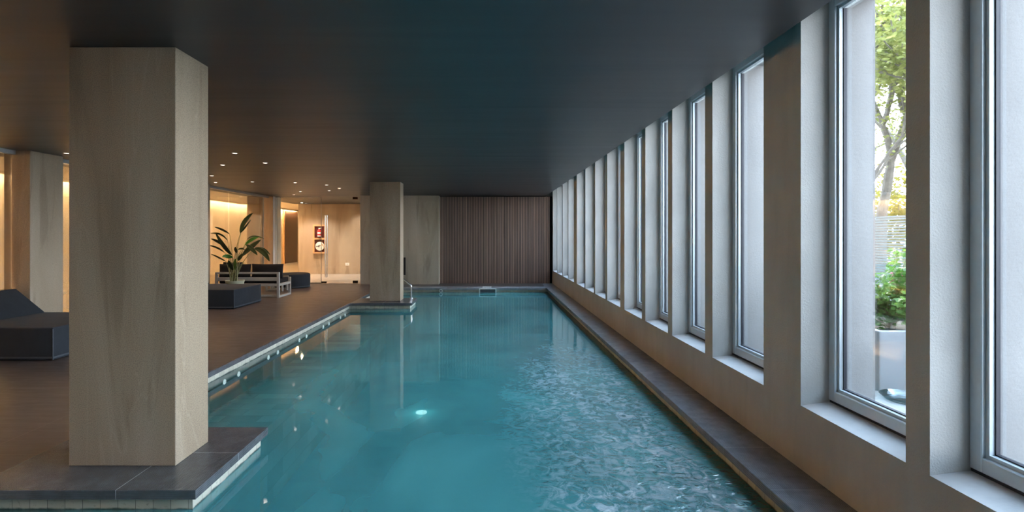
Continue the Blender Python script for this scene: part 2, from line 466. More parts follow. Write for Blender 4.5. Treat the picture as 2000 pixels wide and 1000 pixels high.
# coping: ribbed slabs; ribs run along the edge
def coping(name, boxes, rot=False, mat='coping_ribbed'):
    mb = MB()
    for q in boxes: mb.box(*q)
    o = mb.build(name, mat, pool, origin=(0, 0, 0)); ploc(o)
    if rot:
        uvl = o.data.uv_layers[0]
        for p in o.data.polygons:
            if abs(p.normal.z) > .5:
                for li in p.loop_indices:
                    u, v_ = uvl.data[li].uv; uvl.data[li].uv = (v_, u)
    return o
coping('coping', [(PX1, XW, PY0, 16.43, -.057, 0)], True)
coping('coping', [(PX0-.0, PX1, PY1, 15.46, -.057, 0)])
coping('coping', [(PX0-.03, PX0, PY0-.2, 3.096, -.057, 0), (PX0-.03, PX0, 4.113, 11.67, -.057, 0), (PX0-.03, PX0, 12.60, 15.46, -.057, 0)], True, 'coping_shaded')
for q in [(PX0-.03, -2.254, 3.096, 4.113), (-2.2505, -1.77, 3.096, 3.6285), (-2.2505, -1.77, 3.6315, 4.113)]:
    coping('platform_slab', [(*q, -.057, 0)], True, 'coping_shaded')
coping('platform_slab', [(PX0-.03, -2.40, 11.67, 12.60, -.057, 0)], True, 'coping_shaded')
coping('platform_slab', [(-2.397, -1.745, 11.67, 12.60, -.057, 0)], True, 'coping_shaded')
for q in ((-2.254, -2.2505, 3.0965, 4.11), (-2.2505, -1.7705, 3.6285, 3.6315), (-2.40, -2.397, 11.671, 12.599)):
    ploc(MB().box(*q, -.056, -.0004).build('grout_line', 'grout', pool))
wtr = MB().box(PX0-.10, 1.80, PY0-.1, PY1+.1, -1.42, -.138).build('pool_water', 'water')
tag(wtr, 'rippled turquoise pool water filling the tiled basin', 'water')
# deck hole: the deck left of the platform stops at the front edge
# (the pool widens to the left beside the camera)

# wall jets, floor lamps
for i, y in enumerate([6.16, 6.51, 7.39, 7.72, 8.60, 8.94, 9.85, 10.2, 11.0, 11.35]):
    j = MB().lathe([(.032, 0), (.032, .006), (.026, .01), (.012, .012)], (W0, y, -.22), 20, 'x').build('water_jet', 'jet_glow', pool, origin=(W0, y, -.22))
    j.location = Vector((W0, y-6, -.22+1.35))
for (px, py, lab) in [(823, 805, 'nearer'), (880, 646, 'farther')]:
    Y = (EYE+1.34)/(py-460)*1000; p = at(px, py, Y)
    l = MB().lathe([(.09, 0), (.09, .015), (.07, .02)], (0,0,0), 24).build('pool_lamp', 'pool_lamp'); l.location = (p.x, Y, -1.35)
    L = bpy.data.lights.new('pool_lamp_glow', 'POINT'); L.energy = 1.3; L.color = (1, .95, .9); L.shadow_soft_size = .08
    o = bpy.data.objects.new('pool_lamp_glow', L); C.objects.link(o); o.location = (p.x, Y, -1.22)
    tag(l, f'round glowing lamp under the water in the pool floor, {lab} of the two', 'pool lamp', 'underwater lamps in the pool floor')
# skimmer and inlet on the far side
sk = thing('pool_skimmer', 'white rectangular skimmer opening in the far pool edge', 'skimmer', (-.03, PY1+ov, -.12))
mb = MB(); x0, x1, z0, z1 = -.27, .24, -.20, -.015
mb.box(x0, x1, 15.00, 15.12, z1-.02, z1).box(x0, x1, 15.00, 15.12, z0, z0+.02).box(x0, x0+.03, 15.00, 15.12, z0+.02, z1-.02).box(x1-.03, x1, 15.00, 15.12, z0+.02, z1-.02)
o = mb.build('skimmer_frame', 'white_plastic', sk); o.location = -sk.location
o = MB().box(x0+.03, x1-.03, 15.06, 15.075, z0+.02, z1-.02).build('skimmer_flap', 'slate', sk); o.location = -sk.location
pl = MB().box(-.17, .10, 15.20, 15.36, 0, .008, .003).build('skimmer_lid', 'white_plastic')
tag(pl, 'white rectangular lid lying on the far pool edge above the skimmer', 'lid')
inl = thing('pool_inlet', 'round white inlet nozzle in the far pool wall left of the skimmer', 'inlet', (-1.39, 15.06, -.085))
MB().lathe([(.052, 0), (.052, -.03), (.03, -.035), (.03, -.02)], (0,0,0), 24, 'y').build('nozzle_ring', 'white_plastic', inl, True)
MB().lathe([(.028, 0), (.028, -.022)], (0,0,0), 20, 'y').build('nozzle_core', 'slate', inl)
# handrail
hr = thing('pool_handrail', 'bent stainless steel handrail rising from the far platform edge behind the pillar', 'handrail', (-1.887, 12.57, 0))
def bend(pts, r):
    out_ = [Vector(pts[0])]
    for i in range(1, len(pts)-1):
        p = Vector(pts[i]); a = (Vector(pts[i-1])-p).normalized(); b = (Vector(pts[i+1])-p).normalized()
        for k in range(7):
            t = k/6; out_.append((p+a*r)*(1-t)**2+p*2*t*(1-t)+(p+b*r)*t*t)
    out_.append(Vector(pts[-1])); return out_
MB().tube(bend([(0,0,0), (0,0,.31), (-.36,0,.60), (-.36,.0,.62), (-.9,0,.62), (-.9,0,0)], .05), .021, 12).build('rail_tube', 'chrome', hr, True)
MB().lathe([(.045, 0), (.045, .008), (.022, .02)], (0,0,0), 20).build('floor_flange', 'chrome', hr, True)

# pillars
def pillar(x0, x1, y0, y1, label, mat='pillar_stone'):
    o = MB().box(x0, x1, y0, y1, 0, CEIL, .004, seg=1).build('stone_pillar', mat, origin=((x0+x1)/2, (y0+y1)/2, 0))
    tag(o, label, 'pillar', 'stone clad pillars'); return o
pillar(-2.804, -2.089, 3.422, 3.822, 'huge brown stone pillar standing on the near pool platform, closest to the viewer')
pillar(-2.785, -2.063, 12.03, 12.46, 'brown stone pillar standing on the far pool platform, with a handrail behind')
pillar(-7.18, -6.79, 7.59, 8.18, 'stone pillar behind the near daybed at the left edge, brown front and grey side')
pillar(-7.24, -6.80, 11.97, 12.52, 'stone pillar mostly hidden behind the huge near pillar, left of the potted plant')
pcor = pillar(-7.29, -6.88, 16.36, 16.97, 'stone pillar with bright side at the corner of the glass partitions behind the sofa')
pillar(-7.72, -7.32, 16.40, 16.95, 'warm lit stone pillar seen through the glass, left of the bright corner pillar', 'lobby_stone')
for (ya, yb) in ((16.37, 16.66), (16.69, 16.96)):  # white plates added so the pillar's side face reads bright
    o = MB().box(-6.88, -6.868, ya, yb, 0, CEIL-.005).build('brightening_plate', 'white_plastic', pcor); o.location = -pcor.location; o['label'] = 'white plate added to brighten the side'
pw = MB().box(-2.665, -2.60, 16.10, 16.13, .30, .85, .004).build('wall_plate', 'black_metal')
tag(pw, 'narrow dark vertical plate on the far stone wall beside the far pillar', 'wall plate')

# slatted cladding
sl = thing('slatted_cladding', 'dark brown cladding of narrow vertical wooden slats on the far wall', 'wall cladding', (.25, 16.5, 0))
mb = MB(); n = 68; x0 = -1.545; x1 = 1.99; p = (x1-x0)/n
for i in range(n): mb.box(x0+i*p, x0+i*p+p*.66, 16.43, 16.475, .0, CEIL-.02)
o = mb.build('slats', 'slat_wood', sl); o.location = -sl.location
o = MB().box(-1.556, XW, 16.49, 16.56, 0, CEIL).build('backing_board', 'slat_backing', sl); o.location = -sl.location

# ------------------------------------------------------------------ windows in the right wall
def window_unit(idx, a, b):
    F0, F1 = 2.24, 2.305; z0 = .462; z1 = WT-.02; w = .058
    g = .004
    o = MB()
    # outer frame
    o.box(F0, F1, b-g-w, b-g, z0, z1, .004, seg=1).box(F0, F1, a+g, a+g+w, z0, z1, .004, seg=1)
    o.box(F0, F1, a+g+w, b-g-w, z0, z0+.068, .004, seg=1).box(F0, F1, a+g+w, b-g-w, z1-.06, z1, .004, seg=1)
    win = o.build(f'window_{idx}', 'alu'); struct(win)
    # inner bead, stepped back
    s = MB(); q = .018
    s.box(F0+.020, F0+.046, b-g-w-q, b-g-w, z0+.068, z1-.06).box(F0+.020, F0+.046, a+g+w, a+g+w+q, z0+.068, z1-.06)
    s.box(F0+.020, F0+.046, a+g+w+q, b-g-w-q, z0+.068, z0+.068+q).box(F0+.020, F0+.046, a+g+w+q, b-g-w-q, z1-.06-q, z1-.06)
    s.build('glazing_bead', 'alu', win)
    k = MB(); q2 = q+.006
    k.box(F0+.044, F0+.064, b-g-w-q2, b-g-w-q, z0+.068+q, z1-.06-q).box(F0+.044, F0+.064, a+g+w+q, a+g+w+q2, z0+.068+q, z1-.06-q)
    k.box(F0+.044, F0+.064, a+g+w+q, b-g-w-q, z0+.068+q, z0+.068+q2)
    k.build('gasket', 'gasket', win)
    MB().box(F0+.052, F0+.058, a+g+w, b-g-w, z0+.06, z1-.05).build('glass_pane', 'window_glass', win)
    MB().prism([(XW+.0005, .4203), (F1, .452), (F1, .4203)], 'y', a+.0005, b-.0005).build('window_sill', 'sill_plaster', win)
    MB().box(F1, XO+.01, a+.0005, b-.0005, .4203, .445).build('outer_sill', 'outer_plaster_dimmed', win)
    MB().box(F0+.01, F1-.005, a+.001, b-.001, .4205, z0).build('sill_gap', 'gasket', win)
    if idx <= 99:
        return win
for i, (a, b_) in enumerate(WINS): window_unit(i+1, a, b_)

# ------------------------------------------------------------------ glass partitions and door
def pane(x0, x1, y0, y1, z0, z1, name, label, group=None):
    o = MB().box(x0, x1, y0, y1, z0, z1).build(name, 'door_glass', origin=((x0+x1)/2, (y0+y1)/2, z0))
    return tag(o, label, 'glass panel', group)
PG = 'frameless glass panels between lounge and hall'
GX = -7.05
pane(GX-.006, GX+.006, 12.54, 13.92, .03, CEIL-.06, 'glass_partition', 'frameless glass panel behind the potted plant, left one beside the hidden pillar', PG)
pane(GX-.006, GX+.006, 13.94, 16.05, .03, CEIL-.06, 'glass_partition', 'frameless glass panel behind the potted plant, right one ending in a bright edge', PG)
pane(GX-.006, GX+.006, 8.20, 11.95, .03, CEIL-.06, 'glass_partition', 'frameless glass panel right of the left pillar, mostly behind the huge pillar', PG)
pane(GX-.006, GX+.006, -2.9, 7.57, .03, CEIL-.06, 'glass_partition', 'frameless glass panel left of the left pillar at the photo edge', PG)
MB().box(GX-.012, GX+.012, 16.05, 16.07, .03, CEIL-.06).build('edge_strip', 'white_metal').parent = None
bpy.data.objects['edge_strip']['label'] = 'thin bright vertical edge strip closing the glass behind the sofa'
bpy.data.objects['edge_strip']['category'] = 'edge strip'
tr_ = MB().box(GX-.045, GX+.045, -2.9, 16.34, CEIL-.06, CEIL).build('glass_track', 'track_metal'); tag(tr_, 'grey metal ceiling track holding the long glass partition', 'track')
GY = 16.5
pane(-6.86, -5.38, GY-.006, GY+.006, .02, CEIL-.03, 'glass_partition', 'fixed glass panel between bright corner pillar and glass door', PG)
MB().box(-6.86, -5.38, GY-.015, GY+.015, 0, .02).build('floor_channel', 'black_metal', )
tag(bpy.data.objects['floor_channel'], 'dark floor channel under the fixed glass panel beside the round pouf', 'channel')
MB().box(-5.385, -5.372, GY-.008, GY+.008, .02, CEIL-.03).box(-6.86, -5.372, GY-.008, GY+.008, CEIL-.03, CEIL-.012).build('glass_edge', 'white_metal')
tag(bpy.data.objects['glass_edge'], 'bright polished edge of the fixed glass panel next to the door', 'glass edge')
dr = MB().box(-5.36, -4.06, GY-.006, GY+.006, .02, CEIL-.02).build('door_2', 'door_glass'); struct(dr)
mb = MB()
for dx in (-5.235, -5.175): mb.tube([(dx, GY-.06, .20), (dx, GY-.06, 2.19)], .017, 12)
for z in (.45, 1.2, 1.95):
    mb.tube([(-5.235, GY-.06, z), (-5.235, GY, z)], .008, 8).tube([(-5.175, GY-.06, z), (-5.175, GY, z)], .008, 8)
mb.build('door_handle', 'chrome', dr, True)
for (xa, xb, za, zb, mt) in [(-4.36, -4.20, CEIL-.10, CEIL-.02, 'brown_metal'), (-4.36, -4.20, .01, .09, 'black_metal'), (-5.37, -5.21, .01, .06, 'black_metal')]:
    MB().box(xa, xb, GY-.03, GY+.03, za, zb, .004).build('hinge_fitting', mt, dr)

# lobby back wall items
fc = thing('fire_cabinet', 'wooden framed fire cabinet with red panels, extinguisher above hose reel', 'fire cabinet', (-6.73, 20.5, .82))
def fl(o): o.location = -fc.location; return o
a0, a1, c0, c1, cm = -6.985, -6.47, .82, 1.975, 1.41; fy = 20.40
mb = MB(); t = .06
mb.box(a0+t, a1-t, fy, 20.5, c0, c0+t).box(a0+t, a1-t, fy, 20.5, c1-t, c1).box(a0+t, a1-t, fy, 20.5, cm-.03, cm+.04)
mb.box(a0, a0+t, fy, 20.5, c0, c1).box(a1-t, a1, fy, 20.5, c0, c1)
fl(mb.build('cabinet_frame', 'oak', fc))
fl(MB().box(a0+t, a1-t, 20.47, 20.495, c0+t, cm-.03).build('red_back', 'red_panel', fc))
fl(MB().box(a0+t, a1-t, 20.47, 20.495, cm+.04, c1-t).build('red_back', 'red_panel', fc))
e = fl(MB().lathe([(.0, 0), (.07, .01), (.07, .22), (.055, .26), (.02, .29), (.02, .31)], (-6.73, 20.40, 1.50), 20).build('extinguisher', 'extinguisher_red', fc, True))
MB().lathe([(.072, .11), (.072, .18)], (-6.73, 20.40, 1.50), 20).build('extinguisher_label', 'white_plastic', e)
MB().lathe([(.03, .30), (.03, .33)], (-6.73, 20.40, 1.50), 12).box(-6.75, -6.65, 20.38, 20.41, 1.82, 1.84).build('extinguisher_valve', 'white_plastic', e)
MB().lathe([(.071, .0), (.071, .04)], (-6.73, 20.40, 1.50), 20).build('extinguisher_foot', 'white_plastic', e)
r_ = fl(MB().lathe([(.175, 0), (.175, -.04), (.06, -.045), (.06, -.02)], (-6.72, 20.455, 1.115), 36, 'y').build('hose_reel', 'white_plastic', fc, True))
MB().box(-6.86, -6.72, 20.395, 20.41, 1.10, 1.12).build('reel_spoke', 'black_metal', r_)
MB().box(-.07, .07, -.006, .006, -.015, .015, M=Matrix.Translation((-6.60, 20.39, 1.16)) @ Matrix.Rotation(1.05, 4, 'Y')).build('hose_nozzle', 'oak', r_)
ou = MB().box(-5.72, -5.56, 20.485, 20.5, .34, .45, .004).build('wall_socket', 'white_plastic'); tag(ou, 'small white socket plate low on the lobby wall', 'socket')
MB().box(-5.66, -5.62, 20.48, 20.486, .385, .405).build('socket_slot', 'grey_box', ou)

# ------------------------------------------------------------------ lamps
def led(name, box, mat, label):
    o = MB().box(*box).build(name, mat); tag(o, label, 'light strip'); return o
led('light_strip', (-7.825, -7.802, YB+.2, 26, 2.84, 2.86), 'led_warm', 'warm glowing light strip along the cove edge above the hall')
led('light_strip', (-11.0, -10.972, YB+.2, 29.8, 2.965, 2.98), 'led_wall', 'warm glowing light strip at the top of the hall wall')
DL = [(458.7,299,'nearest the huge pillar top'), (517.9,318,'above the plant, second from the viewer'), (434.9,322,'left of the second and nearer the hall glass'),
      (413.5,343,'at the huge pillar edge, upper'), (421,356,'at the huge pillar edge, lower'), (492.7,355,'above the gap between plant and corner pillar'),
      (576.4,356.5,'above the round pouf'), (638,361,'in the pair above the glass door, upper'), (643,372,'in the pair above the glass door, lower'),
      (662.8,367.7,'nearest the far pillar'), (586.7,374,'in the pair before the corridor, right'), (573.8,380,'in the pair before the corridor, left'),
      (130,299,'beside the left side of the huge pillar, upper'), (130,320,'beside the left side of the huge pillar, lower'),
      (597.6,397,'in the lobby, unlit one by the bright lamp')]
def downlight(px, py, lab, hot=False):
    Y = 1260/(460-py); x = (px-953.5)*Y/1000
    t = thing('ceiling_downlight', ('bright glowing' if hot else 'small round recessed')+f' ceiling spotlight {lab}', 'downlight', (x, Y, CEIL), 'recessed ceiling spotlights')
    MB().lathe([(.046, 0), (.046, -.004), (.036, -.006), (.034, 0)], (0,0,0), 24).build('trim_ring', 'white_metal', t, True)
    MB().lathe([(.033, -.001), (.033, -.005)], (0,0,0), 20).build('lens', 'lamp_hot' if hot else 'lamp_lens', t)
    return x, Y
for (lx, ly, lab) in [(-4.3, 1.0, 'beside the viewer, outside the left of the photo'), (-3.9, 5.3, 'hidden behind the huge pillar top')]:
    t = thing('ceiling_downlight', 'small round recessed ceiling spotlight '+lab, 'downlight', (lx, ly, CEIL), 'recessed ceiling spotlights')
    MB().lathe([(.046, 0), (.046, -.004), (.036, -.006), (.034, 0)], (0,0,0), 24).build('trim_ring', 'white_metal', t, True)
    MB().lathe([(.033, -.001), (.033, -.005)], (0,0,0), 20).build('lens', 'lamp_lens', t)
    L = bpy.data.lights.new('downlight_beam', 'SPOT'); L.energy = 13; L.color = (1, .62, .38); L.spot_size = 2.3; L.spot_blend = .8; L.shadow_soft_size = .04
    o = bpy.data.objects.new('downlight_beam', L); C.objects.link(o); o.location = (lx, ly, CEIL-.02)
for px, py, lab in DL:
    x, Y = downlight(px, py, lab)
    if px > 150:
        L = bpy.data.lights.new('downlight_beam', 'SPOT'); L.energy = 13; L.color = (1, .62, .38); L.spot_size = 1.5; L.spot_blend = .8; L.shadow_soft_size = .04
        o = bpy.data.objects.new('downlight_beam', L); C.objects.link(o); o.location = (x, Y, CEIL-.02)
x, Y = downlight(589.6, 395.7, 'in the lobby before the corridor', True)
for (lx, ly, en) in [(x, Y, 60), (-5.4, 18.6, 60), (-4.4, 18.9, 60), (-6.6, 19.6, 60), (-4.9, 19.9, 50)]:
    L = bpy.data.lights.new('lobby_beam', 'SPOT'); L.energy = en*.45; L.color = (1, .84, .70); L.spot_size = 2.2; L.spot_blend = .7; L.shadow_soft_size = .06
    o = bpy.data.objects.new('lobby_beam', L); C.objects.link(o); o.location = (lx, ly, CEIL-.02)
sd = thing('smoke_detector', 'round white smoke detector on the hall ceiling seen through the glass', 'smoke detector', (-9.2, 19.0, 3.0))
MB().lathe([(.06, 0), (.06, -.02), (.045, -.04), (.03, -.045)], (0,0,0), 24).build('detector_body', 'white_plastic', sd, True)

# ------------------------------------------------------------------ lounge furniture
def soft_box(x0, x1, y0, y1, z0, z1, bev=.03):
    return MB().box(x0, x1, y0, y1, z0, z1, bev, seg=4)
def daybed(loc, label):
    # origin at the front right bottom corner; runs towards -X, depth +Y
    t = thing('daybed', label, 'daybed', loc, 'charcoal upholstered daybeds')
    L, D, H = 1.68, 1.29, .42
    soft_box(-L, 0, 0, D, .005, H-.012, .02).build('base', 'charcoal_fabric', t, True)
    # backrest wedge
    mb = MB(); mb.prism([(-1.18, H-.015), (-1.60, .745), (-1.645, .76), (-1.672, .74), (-1.675, H-.015)], 'y', .02, D-.02)
    bmesh.ops.bevel(mb.bm, geom=[e for e in mb.bm.edges if e.calc_length() > .2], offset=.014, segments=3, affect='EDGES')
    mb.build('backrest', 'charcoal_fabric', t, True)
    s = MB(); r = .008
    s.tube([(-L+.02, .012, H-.02), (-.012, .012, H-.02), (-.012, D-.01, H-.02)], r, 6)
    s.build('top_piping', 'charcoal_fabric', t, True)
    s = MB().box(-.006, .004, -.004, .006, .01, H-.03).box(-L, .004, -.006, .004, .03, .05).box(-.004, .006, 0, D, .03, .05)
    s.build('seam', 'seam_fabric', t)
    return t
daybed((-5.346, 6.286, 0), 'large charcoal daybed with raised backrest at the left edge, in front of the left pillar')
daybed((-5.31, 10.69, 0), 'charcoal daybed in front of the potted plant, partly behind the huge pillar')
# sofa
sf = thing('lounge_sofa', 'light grey metal framed sofa with charcoal cushions seen from behind', 'sofa', (-6.0, 13.0, 0))
def sl_(o): o.location = -sf.location; return o
X0, X1, Y0, Y1 = -6.765, -5.175, 12.67, 13.45; w = .06
mb = MB(); bv = dict(bev=.004, seg=1)
mb.box(X1-w, X1, Y0, Y0+w, 0, .63, **bv).box(X0, X0+w, Y0, Y0+w, 0, .63, **bv)
mb.box(X0+w, X1-w, Y0, Y0+w, .585, .63, **bv).box(X0+w, X1-w, Y0+.01, Y0+w-.01, .415, .505, **bv).box(X0+w, X1-w, Y0, Y0+w, .285, .345, **bv)
mb.box(X0+w, X1-w, Y1-w, Y1, .285, .345, **bv)
sl_(mb.build('back_frame', 'white_metal', sf))
for xa in (X1-w, X0):
    mb = MB().box(xa, xa+w, Y0+w, Y1-w, .285, .345, **bv).box(xa, xa+w, Y0+w, Y1-w, 0, .05, **bv).box(xa, xa+w, Y1-w, Y1, 0, .455, **bv)
    sl_(mb.build('side_frame', 'white_metal', sf))
sl_(MB().box(X0+w, X1-w, Y0+.03, Y0+.06, .02, .07, **bv).build('floor_rail', 'white_metal', sf))
sl_(soft_box(X0+.065, X1-.065, Y0+.07, Y1+.04, .347, .47, .03).build('seat_cushion', 'black_fabric', sf, True))
def cushion(cx, cy, cz, w, h, d, tilt, rz=0, name='back_cushion'):
    b = bmesh.new(); bmesh.ops.create_cube(b, size=2)
    bmesh.ops.subdivide_edges(b, edges=b.edges[:], cuts=9, use_grid_fill=True)
    for v in b.verts:
        x, y, z = v.co
        e = (1-abs(x)**4)*(1-abs(z)**4)
        v.co = Vector((x*w/2*(1-.03*(1-abs(z)**2)), y*d/2*(.28+.72*e**.5), z*h/2*(1-.05*(1-abs(x)**2))))
    M = Matrix.Translation((cx, cy, cz)) @ Matrix.Rotation(rz, 4, 'Z') @ Matrix.Rotation(tilt, 4, 'X')
    bmesh.ops.transform(b, matrix=M, verts=b.verts)
    mb = MB(); mb._take(b)
    o = mb.build(name, 'black_fabric', None, True); 
    for p in o.data.polygons: p.use_smooth = True
    return o
for (px0, px1, tilt, ztop, lab, dy) in [(429, 489.5, -.10, .825, 'dark back cushion at the left end of the grey sofa', 0), (492.5, 553, -.06, .83, 'dark back cushion at the right end of the grey sofa', 0), (436, 474, -.12, .865, 'small dark cushion peeking up behind the left sofa cushion', .17)]:
    yc = 12.86+dy; xa = (px0-953.5)*yc/1000; xb = (px1-953.5)*yc/1000
    o = cushion((xa+xb)/2, yc, (.46+ztop)/2, xb-xa, ztop-.46, .17, tilt)
    o.name = 'sofa_cushion'
    tag(o, lab, 'cushion', 'dark cushions on the sofa')
# low table beyond the sofa
ct = thing('low_table', 'white framed low table standing beyond the grey sofa', 'table', (-5.9, 14.33, 0))
def cl(o): o.location = -ct.location; return o
for (x, y) in ((-6.14, 14.16), (-5.70, 14.16), (-6.14, 14.50), (-5.70, 14.50)):
    cl(MB().box(x-.025, x+.025, y-.025, y+.025, 0, .36, .003).build('leg', 'white_metal', ct))
cl(MB().box(-6.18, -5.66, 14.12, 14.54, .36, .40, .004).build('tabletop', 'white_metal', ct))
cl(MB().box(-6.115, -5.725, 14.145, 14.175, .03, .06).build('stretcher', 'white_metal', ct))
cl(MB().box(-6.115, -5.725, 14.485, 14.515, .03, .06).build('stretcher', 'white_metal', ct))
# round pouf
pf = thing('round_pouf', 'round charcoal pouf on the floor behind the right end of the sofa', 'pouf', (-5.84, 15.17+.12, 0))
MB().lathe([(.46, .004), (.495, .015), (.50, .06), (.50, .36), (.49, .395), (.46, .412), (.3, .418), (.02, .42)], (0,0,0), 64).build('body', 'charcoal_fabric', pf, True)
MB().lathe([(.500, .030), (.506, .038), (.506, .046), (.500, .054)], (0,0,0), 64).build('bottom_seam', 'seam_fabric', pf, True)

# potted plant
YP = 12.32
pp = thing('potted_plant', 'tall potted plant with long dark green paddle leaves behind the daybed', 'potted plant', (-6.095, YP, 0))
MB().lathe([(.13, 0), (.15, .01), (.19, .36), (.212, .44), (.215, .462), (.20, .462), (.19, .43), (.02, .43)], (0,0,0), 40).build('pot', 'pot_ceramic', pp, True)
MB().lathe([(.188, .425), (.1, .435), (.01, .44)], (0,0,0), 24).build('soil', 'soil', pp)
def bez(a, c, b, t): return a*(1-t)**2+c*2*t*(1-t)+b*t*t
def leaf(base, tip, w, mat, ctrl=None, dy=0, tw=.3, fold=.25):
    y0 = YP+dy*.4; y1 = YP+dy
    A = at(*base, y0); B = at(*tip, y1)
    Cc = at(*ctrl, (y0+y1)/2) if ctrl else (A+B)/2+Vector((0, 0, (A-B).length*.06))
    W = w*YP/1000/2
    b = bmesh.new(); n = 12; rows = []
    for i in range(n+1):
        t = i/n; p = bez(A, Cc, B, t); q = bez(A, Cc, B, min(1, t+.02))-bez(A, Cc, B, max(0, t-.02))
        q.normalize(); view = Vector((0, 1, 0)); s = q.cross(view)
        if s.length < 1e-3: s = Vector((1,0,0))
        s.normalize(); s = (s+view*tw).normalized(); nn = q.cross(s)
        ww = W*(math.sin(PI*min(1, t*.92+.06))**.75)*1.05 if 0 < t < 1 else W*.06
        row = [b.verts.new(p+s*ww*k+nn*ww*fold*abs(k)) for k in (-1, -.5, 0, .5, 1)]
        rows.append(row)
    for i in range(n):
        for k in range(4): b.faces.new((rows[i][k], rows[i][k+1], rows[i+1][k+1], rows[i+1][k]))
    mb = MB(); mb._take(b)
    o = mb.build('leaf', mat, pp, True); o.location = -pp.location
    sm = o.modifiers.new('thickness', 'SOLIDIFY'); sm.thickness = .003
    # stalk
    root = Vector((pp.location.x+random.uniform(-.09, .09), YP+random.uniform(-.08, .08), .43))
    mid = Vector((root.x*.75+A.x*.25, root.y, root.z+(A.z-root.z)*.62))
    pts = [bez(root, mid, A, k/8) for k in range(9)]
    if A.z > .5:
        s = MB().tube(pts, .011, 7, .006).build('stalk', 'stalk', pp, True); s.location = -pp.location
D_, F_ = 'dark_leaf', 'fresh_leaf'
leaf((469.6,456), (494.4,416), 10, D_, (474,432), .1)
leaf((471,454), (490.7,428.5), 4, D_, (478,446), .15)
leaf((448.5,457), (418.4,443.2), 4.5, D_, (436,447), .2)
leaf((444.8,470), (411,456), 3.6, D_, (433,452), -.1)
leaf((453.6,498), (420.8,453.6), 9, D_, (437,482), -.2)
leaf((446,486), (412,466.4), 6, D_, (428,470), .1)
leaf((438.4,493), (407,479), 4, D_, (427,482), .25)
leaf((440.8,510.4), (412,496), 3.6, D_, (428,502), .1)
leaf((454.5,503), (434,501.6), 8, F_, (444,498), -.3)
leaf((462,494), (460.5,482), 8, D_, None, -.2)
leaf((464.8,487.5), (479,487.7), 3.2, D_, (471,484), -.1)
leaf((482.4,468), (517,467), 2.8, D_, (494,455), .1)
leaf((478.4,479), (506.4,462.4), 7, F_, (491,466), .2)
leaf((473.4,500), (510.4,468), 10.5, D_, (487,484), -.1)
leaf((480.8,478), (503,498.4), 7.5, D_, (492,484), -.2)
leaf((496.8,485.6), (526.4,510.4), 10, D_, (515,485), -.3)
leaf((502,485), (528,498), 4.5, D_, (514,481), .1)
leaf((459,528), (460.5,505), 7.5, F_, None, -.35)
leaf((455.5,528), (446,508), 9, D_, None, -.2)
leaf((464.5,509), (476,496), 8, D_, None, -.1)
leaf((466,505), (470,498), 4, F_, None, 0)

# ------------------------------------------------------------------ outside
struct(MB().box(XO, 60, -12, 70, .30, .43).build('ground_terrace', 'terrace_stone'))
def planter(y0, y1, label):
    t = thing('concrete_planter', label, 'planter', (3.2, (y0+y1)/2, .43), 'pale concrete planters outside the windows')
    mb = MB(); x0, x1, z0, z1, k = 2.78, 3.62, .43, .858, .05
    mb.box(x0, x1, y0, y0+k, z0, z1, .006).box(x0, x1, y1-k, y1, z0, z1, .006).box(x0, x0+k, y0+k, y1-k, z0, z1).box(x1-k, x1, y0+k, y1-k, z0, z1)
    o = mb.build('trough', 'planter_concrete', t); o.location = -t.location
    o = MB().box(x0+k, x1-k, y0+k, y1-k, z0, z1-.05).build('soil', 'soil', t); o.location = -t.location
planter(3.64, 4.50, 'pale square concrete planter outside the second window, holding a leafy shrub')
planter(5.27, 6.10, 'pale concrete planter outside the third window, farther along the terrace')
planter(2.3, 2.9, 'pale concrete planter outside the nearest window at the right photo edge')
def shrub(cx, cy, z0, z1, r, n, label, leafsize=.022):
    t = thing('leafy_shrub', label, 'shrub', (cx, cy, z0), 'shrubs in the planters')
    rr = random.Random(int(cx*100+cy*10)); mb = MB()
    tips = []
    for k in range(26):
        a = rr.uniform(0, 2*PI); h = rr.uniform(.15, 1)*(z1-z0); q = r*rr.uniform(.25, 1)*(1-.45*(h/(z1-z0))**2)
        p0 = Vector((rr.uniform(-.02, .02), rr.uniform(-.02, .02), 0)); p2 = Vector((q*math.cos(a), q*math.sin(a), h)); p1 = Vector((q*.2*math.cos(a), q*.2*math.sin(a), h*.6))
        pts = [bez(p0, p1, p2, i/6) for i in range(7)]; mb.tube(pts, .007, 5, .002); tips += [bez(p0, p1, p2, u) for u in (.45, .6, .7, .8, .9, 1)]
    mb.build('branches', 'shrub_wood', t)
    b = bmesh.new()
    for k in range(n):
        c = rr.choice(tips)+Vector((rr.gauss(0, .035), rr.gauss(0, .035), rr.gauss(0, .035)))
        leafquad(b, c, rr, leafsize)
    mb = MB(); mb._take(b); mb.build('foliage', 'shrub_leaf', t)
    return t
def leafquad(b, c, rr, s):
    R = Matrix.Rotation(rr.uniform(0, 2*PI), 3, 'Z') @ Matrix.Rotation(rr.uniform(-1, 1), 3, 'X') @ Matrix.Rotation(rr.uniform(-1, 1), 3, 'Y')
    s *= rr.uniform(.7, 1.3)
    v = [b.verts.new(c+R @ Vector(q)*s) for q in ((-1, 0, 0), (-.3, .55, .12), (.6, .45, .12), (1.1, 0, 0), (.6, -.45, .12), (-.3, -.55, .12))]
    b.faces.new((v[0], v[1], v[2], v[3])); b.faces.new((v[0], v[3], v[4], v[5]))
shrub(3.18, 4.05, .80, 1.52, .37, 2300, 'bright green leafy shrub in the planter outside the second window')
shrub(3.2, 5.65, .80, 1.50, .30, 1500, 'green shrub in the farther planter seen through the third window')
shrub(3.2, 2.6, .80, 1.6, .28, 900, 'shrub in the planter at the right photo edge')
